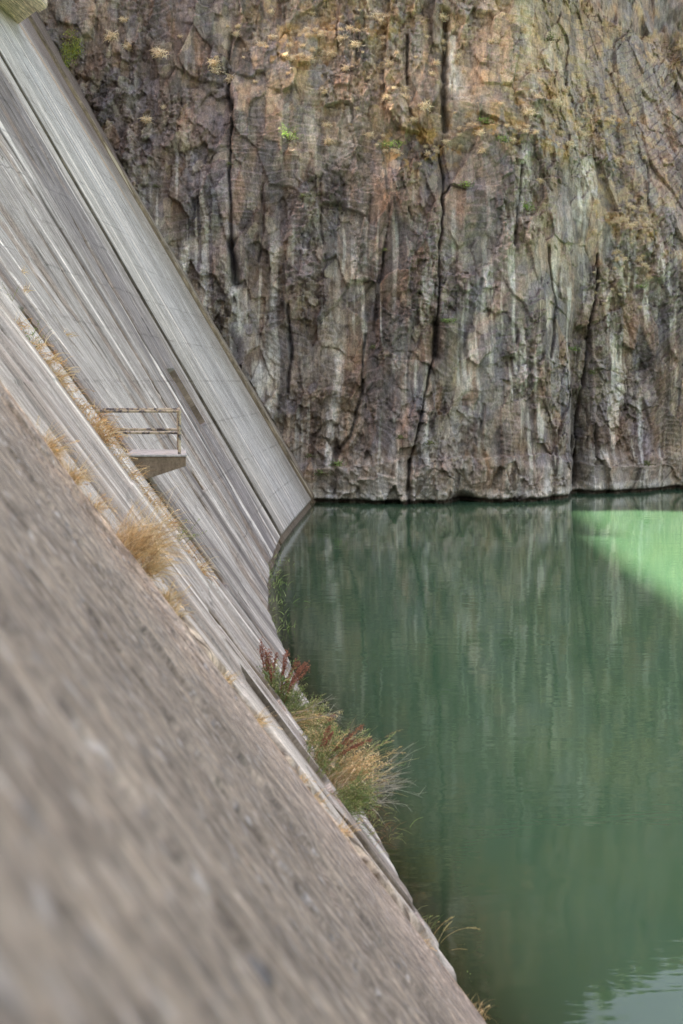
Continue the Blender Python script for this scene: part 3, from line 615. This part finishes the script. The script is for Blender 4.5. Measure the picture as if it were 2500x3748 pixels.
for s, y, n, L, lab in [(21.6, 752, 60, .3, 'topmost rusty tuft of the second joint at the left edge'), (21.6, 800, 70, .32, 'rusty tuft with green sprigs high on the second joint'), (21.6, 832, 110, .36, 'orange tuft above the thick cluster on the second joint'), (21.6, 868, 200, .42, 'thick orange tuft on the second joint left of the upper rail'),
                        (21.6, 905, 90, .35, 'thin orange tuft below the thick one on the second joint'), (21.6, 945, 80, .32, 'small straw tuft level with the top rail'), (21.6, 985, 180, .45, 'straw tuft reaching toward the lower rail'), (21.6, 1012, 240, .52, 'bushy straw tuft directly left of the platform slab'), (21.6, 1055, 80, .3, 'thin tuft just under the bushy one beside the platform'),
                        (21.6, 1095, 110, .32, 'orange tuft left of the slanted underside of the platform'), (21.6, 1130, 70, .3, 'thin straw fringe below the platform'), (21.6, 1160, 120, .33, 'orange tuft with a green leaf below the platform'), (21.6, 1205, 80, .4, 'loose straw tuft behind the largest golden tuft'),
                        (21.6, 1275, 60, .3, 'small tuft right of the largest golden tuft'), (21.6, 1310, 160, .36, 'compact golden tuft lowest on the second joint')]:
    o = tuft('grass_tuft', int(n*.9), L, .009, (.45, -.05, .8), .5, 1.2, heads=8, root=.10, cols=STRAW+[srgb(204, 156, 100)]*2)
    put(o, s, y, lab, 'grass tuft', G2)
for s, y, lab in [(31.6, 625, 'tiny straw sprig in a crack of the upper left dam face'), (29.5, 668, 'tiny orange sprig in the crack above the second joint'), (24.0, 830, 'wispy grass in the hollow above the rail'), (31.6, 770, 'tiny sprig under the long crack in mid dam face')]:
    put(tuft('grass_tuft', 30, .3, .012, (.4, 0, .8), .5, 1.1), s, y, lab, 'grass tuft')
def weed(n, L, cols, up=(.25, 0, 1), spread=.35, leaf=.035, per=26, droop=.35, stem=srgb(120, 118, 80), w_=.0035, rootw=.1):
    root = empty('weed', (0, 0, 0)); m = MB(); st_ = MB()
    for k in range(n):
        p = arc(RNG.normal(size=3)*[rootw*.5, rootw, rootw*.4], np.array(up)+RNG.normal(size=3)*spread, L*random.uniform(.45, 1), droop, 7); st_.tube(p, w_, w_*.5, stem*random.uniform(.8, 1.2), 4)
        for q in range(per):
            t = random.uniform(.15, 1)*(len(p)-1); i = min(int(t), len(p)-2); c = p[i]*(1-(t-i))+p[i+1]*(t-i); m.leaf(c, RNG.normal(size=3)+[0, 0, .6], leaf*random.uniform(.5, 1.5), leaf*.38, random.choice(cols)*random.uniform(.6, 1.3))
    m.build('foliage', LEAF, root); st_.build('stem', STEM, root); return root
RED = [srgb(*q) for q in [(150, 98, 80), (136, 86, 72), (168, 116, 92), (120, 78, 66)]]
def dock(n, L, up, spread=.18, leafy=True):
    root = empty('dock_plant', (0, 0, 0)); sd3 = MB(); st_ = MB(); m = MB()
    for k in range(n):
        p = arc(RNG.normal(size=3)*.05, np.array(up)+RNG.normal(size=3)*spread, L*random.uniform(.7, 1), .35, 9); st_.tube(p, .005, .002, srgb(140, 84, 62), 5)
        for q in range(130):
            t = random.uniform(.42, 1)*(len(p)-1); i = min(int(t), len(p)-2); c = p[i]*(1-(t-i))+p[i+1]*(t-i); sd3.blob(c+RNG.normal(size=3)*.013, random.uniform(.005, .011), random.choice(RED)*random.uniform(.7, 1.2))
        if leafy:
            for q in range(9):
                t = random.uniform(.0, .5)*(len(p)-1); i = min(int(t), len(p)-2); m.leaf(p[i], RNG.normal(size=3)*.7+[.2, 0, .6], random.uniform(.07, .16), .03, random.choice(GREEN)*random.uniform(.8, 1.3))
    sd3.build('seed_head', STEM, root); st_.build('stem', STEM, root)
    if leafy: m.build('foliage', LEAF, root)
    return root
YG = [srgb(*q) for q in [(160, 168, 106), (178, 176, 122), (138, 154, 96), (194, 184, 138)]]
# (builder, s, y, label)
GD, GW, GT = 'red dock plants on the dam', 'leafy weeds on the dam', 'tall grasses on the dam'
def P3(o, s, y, lab, cat, grp): put(o, s, y, lab, cat, grp)
P3(dock(7, .85, (-.15, 0, 1), .10), 18.8, 1600, 'dock plant with upright rust red seed stems, highest by the waterline', 'dock plant', GD)
P3(dock(7, .74, (.4, 0, 1), .13), 18.9, 1612, 'dock plant with several rust red stems leaning right', 'dock plant', GD)
P3(dock(2, .50, (1.3, 0, .5), .12, False), 18.9, 1655, 'dock plant with one thin red stem bending out over the water', 'dock plant', GD)
P3(dock(2, .50, (1.2, 0, .6), .12, False), 18.9, 1685, 'dock plant with a thin red stem among the fresh green weed', 'dock plant', GD)
P3(dock(2, .55, (.42, 0, 1), .06, False), 16.8, 1745, 'dock plant with a straight dark red spike above the yellowed weeds', 'dock plant', GD)
P3(dock(4, .75, (1.0, 0, .85), .05, False), 16.9, 1760, 'dock plant with the longest red stems pointing out over the water', 'dock plant', GD)
P3(weed(60, .60, GREEN+YG, (-.1, 0, 1), .25, .035, 26), 18.8, 1600, 'green leafy weed among the upright red dock stems', 'weed', GW)
P3(weed(90, .44, GREEN+YG, (.3, 0, .9), .45, .03, 30, rootw=.15), 18.9, 1632, 'dense green weed below the red dock stems', 'weed', GW)
P3(weed(110, .48, YG, (.5, 0, .8), .5, .028, 34, rootw=.2), 18.7, 1665, 'yellow green tangled weed halfway down the plant row', 'weed', GW)
P3(weed(80, .48, GREEN, (.85, 0, .7), .38, .026, 36, rootw=.15), 18.9, 1690, 'fresh green weed leaning out over the water in mid row', 'weed', GW)
P3(weed(90, .42, YG+STRAW[:2], (.5, 0, .6), .5, .028, 26, rootw=.25), 17.2, 1722, 'yellowed weed between the two dense green ones', 'weed', GW)
P3(weed(80, .42, YG+GREEN, (.4, 0, .8), .5, .028, 26, rootw=.2), 16.9, 1752, 'pale green weed at the foot of the straight red spike', 'weed', GW)
P3(weed(100, .48, GREEN+YG, (1.1, 0, .5), .35, .028, 36, rootw=.15), 16.1, 1838, 'bushy green weed, lowest of the row and touching the water side', 'weed', GW)
P3(tuft('grass_tuft', 260, .85, .0055, (.7, 0, .95), .28, .8, cols=STRAW+YG, root=.12, heads=70), 16.9, 1788, 'tall arching straw grass in the middle of the plant row', 'grass tuft', GT)
P3(tuft('grass_tuft', 260, .62, .0055, (.6, 0, .8), .34, .6, cols=STRAW+PALE[:2], root=.16, heads=40), 16.8, 1812, 'dense beige grass below the arching straw grass', 'grass tuft', GT)
P3(tuft('grass_tuft', 160, .34, .006, (.5, 0, .7), .45, 1.1, cols=GREEN+YG, root=.12), 18.7, 1640, 'broad bladed green grass under the red dock plants', 'grass tuft', GT)
P3(tuft('grass_tuft', 130, .26, .006, (.5, 0, .9), .4, .8, cols=GREEN, root=.08), 15.9, 1855, 'bright green grass clump at the foot of the beige grass', 'grass tuft', GT)
P3(tuft('grass_tuft', 160, .22, .006, (.5, 0, .6), .5, 1.1, cols=[srgb(160, 114, 86), srgb(142, 106, 82), *YG[:2]], root=.2), 15.7, 1905, 'reddish brown withered growth below the row of plants', 'grass tuft', GT)
P3(tuft('grass_tuft', 60, .42, .005, (1.3, 0, .6), .22, .9, cols=STRAW+YG, root=.08, heads=20), 18.2, 1655, 'pale grass stems arching out over the water in mid row', 'grass tuft', GT)
P3(tuft('grass_tuft', 50, .35, .005, (.2, 0, 1), .3, .9, cols=PALE, root=.06, heads=20), 15.9, 1640, 'thin pale grass growing out of the middle slot', 'grass tuft', GT)
# seedy plant and bare grey branching plant
sp_ = empty('seed_plant', (0, 0, 0)); m = MB(); st_ = MB()
for k in range(16):
    p = arc(RNG.normal(size=3)*.06, np.array((.95, 0, .75))+RNG.normal(size=3)*.2, .62*random.uniform(.7, 1), .3, 8); st_.tube(p, .004, .002, srgb(190, 160, 115), 4)
    for q in range(34):
        t = random.uniform(.5, 1)*(len(p)-1); i = min(int(t), len(p)-2); m.blob(p[i]*(1-(t-i))+p[i+1]*(t-i)+RNG.normal(size=3)*.025, random.uniform(.006, .011), random.choice(STRAW[:3])*random.uniform(.9, 1.2))
m.build('seed_head', STEM, sp_); st_.build('stem', STEM, sp_); put(sp_, 16.8, 1800, 'dry plant hung with beige round seed pods above the grey branches', 'dry plant')
def bare(L, n, up, lab, s, y):
    b = empty('dead_branches', (0, 0, 0)); st_ = MB()
    def grow(p, d, L_, r, depth):
        q = arc(p, d, L_, random.uniform(-.3, .6), 7); st_.tube(q, r, r*.55, srgb(176, 168, 156)*random.uniform(.7, 1.1), 4)
        if depth:
            for _ in range(3): i = random.randrange(2, 7); grow(q[i], (q[i]-q[i-1])/np.linalg.norm(q[i]-q[i-1])+RNG.normal(size=3)*.45, L_*.45, r*.6, depth-1)
    for k in range(n): grow(RNG.normal(size=3)*.04, np.array(up)+RNG.normal(size=3)*.2, L*random.uniform(.6, 1), .004, 2)
    st_.build('branch', STEM, b); put(b, s, y, lab, 'dead plant', 'bare grey plants on the dam')
bare(.85, 13, (1.4, 0, .5), 'large bare grey plant spreading out over the water', 16.8, 1815)
bare(.62, 3, (1.5, 0, .5), 'few bare grey twigs poking through the lowest green weed', 16.1, 1848)
bare(.58, 3, (1.6, 0, .5), 'thin bare grey twigs over the water beside the thin red stem', 18.2, 1645)
# curved foxtail grasses further down
fx = empty('foxtail_grass', (0, 0, 0)); st_ = MB(); hd = MB()
for k in range(13):
    L = random.uniform(.25, .62); p = arc(RNG.normal(size=3)*[.04, .12, .06], (random.uniform(.3, 1.0), RNG.normal()*.1, random.uniform(.8, 1.2)), L, 1.7, 12); st_.ribbon(p, .006, .004, random.choice(STRAW[1:5])); 
    for q in range(60):
        t = random.uniform(.74, 1)*(len(p)-1); i = min(int(t), len(p)-2); hd.leaf(p[i]*(1-(t-i))+p[i+1]*(t-i), RNG.normal(size=3)+(p[i+1]-p[i])/np.linalg.norm(p[i+1]-p[i])*1.5, .02, .005, random.choice([srgb(196, 180, 130), srgb(168, 160, 110)]))
st_.build('stem', GRASS, fx); hd.build('seed_head', GRASS, fx); put(fx, 15.1, 2175, 'foxtail grass with curved nodding seed heads against the water', 'grass')
put(tuft('grass_tuft', 80, .26, .005, (.4, 0, .8), .5, 1., cols=YG+STRAW[:2], root=.1, heads=10), 15.6, 2125, 'pale green grass clump just above the foxtail grass', 'grass tuft', 'small plants low on the dam')
put(tuft('grass_tuft', 40, .15, .005, (.4, 0, .8), .5, .8, cols=YG, root=.05, heads=10), 14.3, 2260, 'small pale sprig at the waterline below the foxtail grass', 'grass tuft', 'small plants low on the dam')
put(tuft('grass_tuft', 30, .15, .005, (.4, 0, .8), .5, .8, cols=YG, root=.05), 13.9, 2305, 'tiny green sprig at the waterline near the bottom', 'grass tuft', 'small plants low on the dam')
put(tuft('grass_tuft', 50, .2, .005, (.3, 0, .8), .5, 1., cols=STRAW, root=.06, heads=10), 13.4, 2325, 'brown seeded tuft at the waterline at the very bottom', 'grass tuft', 'small plants low on the dam')
put(weed(6, .1, GREEN, (.4, 0, 1), .4, .03, 10), 16.0, 2072, 'tiny bright green sprout in the last joint above the water', 'weed')
# reeds along the far waterline
RC = [srgb(168, 182, 112), srgb(150, 170, 100), srgb(188, 194, 134)]
for s, n, L, lab in [(46.5, 60, .45, 'green reeds furthest along the waterline, next to the toe of the joint'), (44.0, 70, .5, 'green reeds second furthest along the waterline'), (41.5, 110, .6, 'fullest clump of green reeds at the waterline'), (38.3, 90, .6, 'spiky pale green reeds in the middle of the waterline'),
                     (36.0, 50, .45, 'thin reeds at the waterline between two larger clumps'), (34.3, 80, .5, 'drooping green reeds at the waterline above the dock plants'), (28.0, 40, .35, 'small reeds at the waterline level with the red seed stems'), (24.6, 90, .45, 'light green reeds at the waterline right of the dock plants')]:
    o = tuft('reed_clump', n, L*.45, .016 if s > 30 else .01, (.25, 0, 1), .4, .9, cols=RC, root=.25 if s > 30 else .12); p = dam_pt(s, .1); o.location = tuple(float(q) for q in p); tag(o, lab, 'reeds', 'reeds along the waterline')
# low sprigs in the mid-face vertical joint
for y, lab in [(1115, 'green sprig in the dark joint, upper'), (1160, 'green sprig in the dark joint, middle'), (1205, 'green sprig in the dark joint, closest to the water')]:
    put(weed(7, .3, GREEN, (.4, 0, .8), .5, .05, 12, w_=.006), 51.9, y-4, lab, 'weed', 'sprigs in the dark far joint')
w1 = weed(7, .5, GREEN, (.2, 0, 1), .35, .045, 9, w_=.004); put(w1, 21.6, 795, 'leafy green weed with a tall stalk high on the second joint', 'weed')
put(weed(4, .45, GREEN, (.1, 0, 1), .3, .045, 8, w_=.005), 24.5, 690, 'thin upright weed at the left edge of the dam face', 'weed')
put(weed(10, .4, GREEN+YG, (.5, 0, .8), .4, .03, 16, w_=.003), 21.4, 1250, 'green sprig mixed in behind the largest golden tuft', 'weed')

# ------------------------------------------------------------------ inspection platform with rusty rails
def box_mesh(name, V8, mat, parent, colr, bev=.012):
    me = bpy.data.meshes.new(name); me.from_pydata(V8, [], [(0, 1, 2, 3), (7, 6, 5, 4), (0, 4, 5, 1), (1, 5, 6, 2), (2, 6, 7, 3), (3, 7, 4, 0)])
    me.materials.append(mat); o = bpy.data.objects.new(name, me); C.objects.link(o); o.parent = parent
    b = o.modifiers.new('bevel', 'BEVEL'); b.width = bev; b.segments = 2
    return o
def slab_mat(name, base, dark):
    m = NT(name, .9, .2)
    n1 = m.noise(m.coord('O', (2.2, 2.2, .8)), 1, 5, .65, .3); n2 = m.noise(m.coord('O', (16, 16, 16)), 1, 5, .7); n3 = m.noise(m.coord('O', (5, 5, 1.2)), 1, 3, .5)
    c = m.mix('MIX', m.ramp(n1, (.35, 0), (.65, 1)), dark, base)
    c = m.mix('MULTIPLY', 1, c, m.ramp(n2, (.35, .68), (.5, 1), (.68, 1.25)))
    c = m.mix('MIX', m.ramp(n3, (.66, 0), (.7, .8)), c, srgb(205, 190, 150))
    m.base(c); m.bump(n2, .5, .01); return m.m
BR, TOPM = slab_mat('bracket_concrete', srgb(150, 134, 112), srgb(118, 102, 84)), slab_mat('slab_concrete', srgb(196, 192, 186), srgb(165, 160, 152))
pf = empty('platform', (0, 26, 0), label='small concrete platform jutting from the dam with rusty pipe rails', cat='platform')
zt = H-1.345; y0, y1 = 26.0, 27.95
def X_at(px_, y): return (px_*.435587-341.5)/1422*y
xr = X_at(427, y0); xl = float(dam_pt(y0, zt, raw=True)[0])
zb_r = H-(1070-874.6)*.435587*y0/1422; zb_l = H-(1099-874.6)*.435587*y0/1422; xbl = float(dam_pt(y0, zb_l, raw=True)[0])
xr2 = X_at(424.5, y1); xl2 = float(dam_pt(y1, zt, raw=True)[0])
off = lambda V: [(a, b-26, c) for a, b, c in V]
e_ = .4
box_mesh('bracket', off([(xl-e_, y0, zt-.042), (xr, y0, zt-.042), (xr, y0, zb_r), (xbl-e_, y0, zb_l+(zb_l-zb_r)*e_/(xr-xbl)), (xl2-e_, y1, zt-.042), (xr2, y1, zt-.042), (xr2, y1, zb_r), (xbl-e_, y1, zb_l+(zb_l-zb_r)*e_/(xr-xbl))]), BR, pf, None)
box_mesh('slab', off([(xl-e_, y0-.03, zt), (xr+.02, y0-.03, zt), (xr+.02, y0-.03, zt-.04), (xl-e_, y0-.03, zt-.04), (xl2-e_, y1, zt), (xr2+.02, y1, zt), (xr2+.02, y1, zt-.04), (xl2-e_, y1, zt-.04)]), TOPM, pf, None)
def pipe(name, a, b, r):
    m = MB(); m.tube(off([tuple(a), tuple((np.array(a)+np.array(b))/2), tuple(b)]), r, r, (1, 1, 1), 12); return m.build(name, PIPE, pf)
def elbow(p, r):
    import bmesh
    bm = bmesh.new(); bmesh.ops.create_uvsphere(bm, u_segments=14, v_segments=10, radius=r); me = bpy.data.meshes.new('elbow'); bm.to_mesh(me); bm.free(); me.materials.append(PIPE)
    o = bpy.data.objects.new('elbow', me); C.objects.link(o); o.parent = pf; o.location = (p[0], p[1]-26, p[2])
ztop = H-(944-874.6)*.435587*26.1/1422; zmid = H-(993.5-874.6)*.435587*26.1/1422
for yy, px_ in ((y0+.10, 412), (y1-.10, 409.5)):
    xp = X_at(px_, yy); pipe('post', (xp, yy, zt-.02), (xp, yy, ztop), .030)
    for zz in (ztop, zmid):
        xx = float(dam_pt(yy, zz, raw=True)[0])-.1; pipe('rail', (xp, yy, zz), (xx, yy, zz+.0), .027)
        elbow((xp, yy, zz), .040)
pa, pb = X_at(412, y0+.1), X_at(409.5, y1-.1)
for zz in (ztop, zmid): pipe('rail', (pa, y0+.1, zz), (pb, y1-.1, zz), .027)
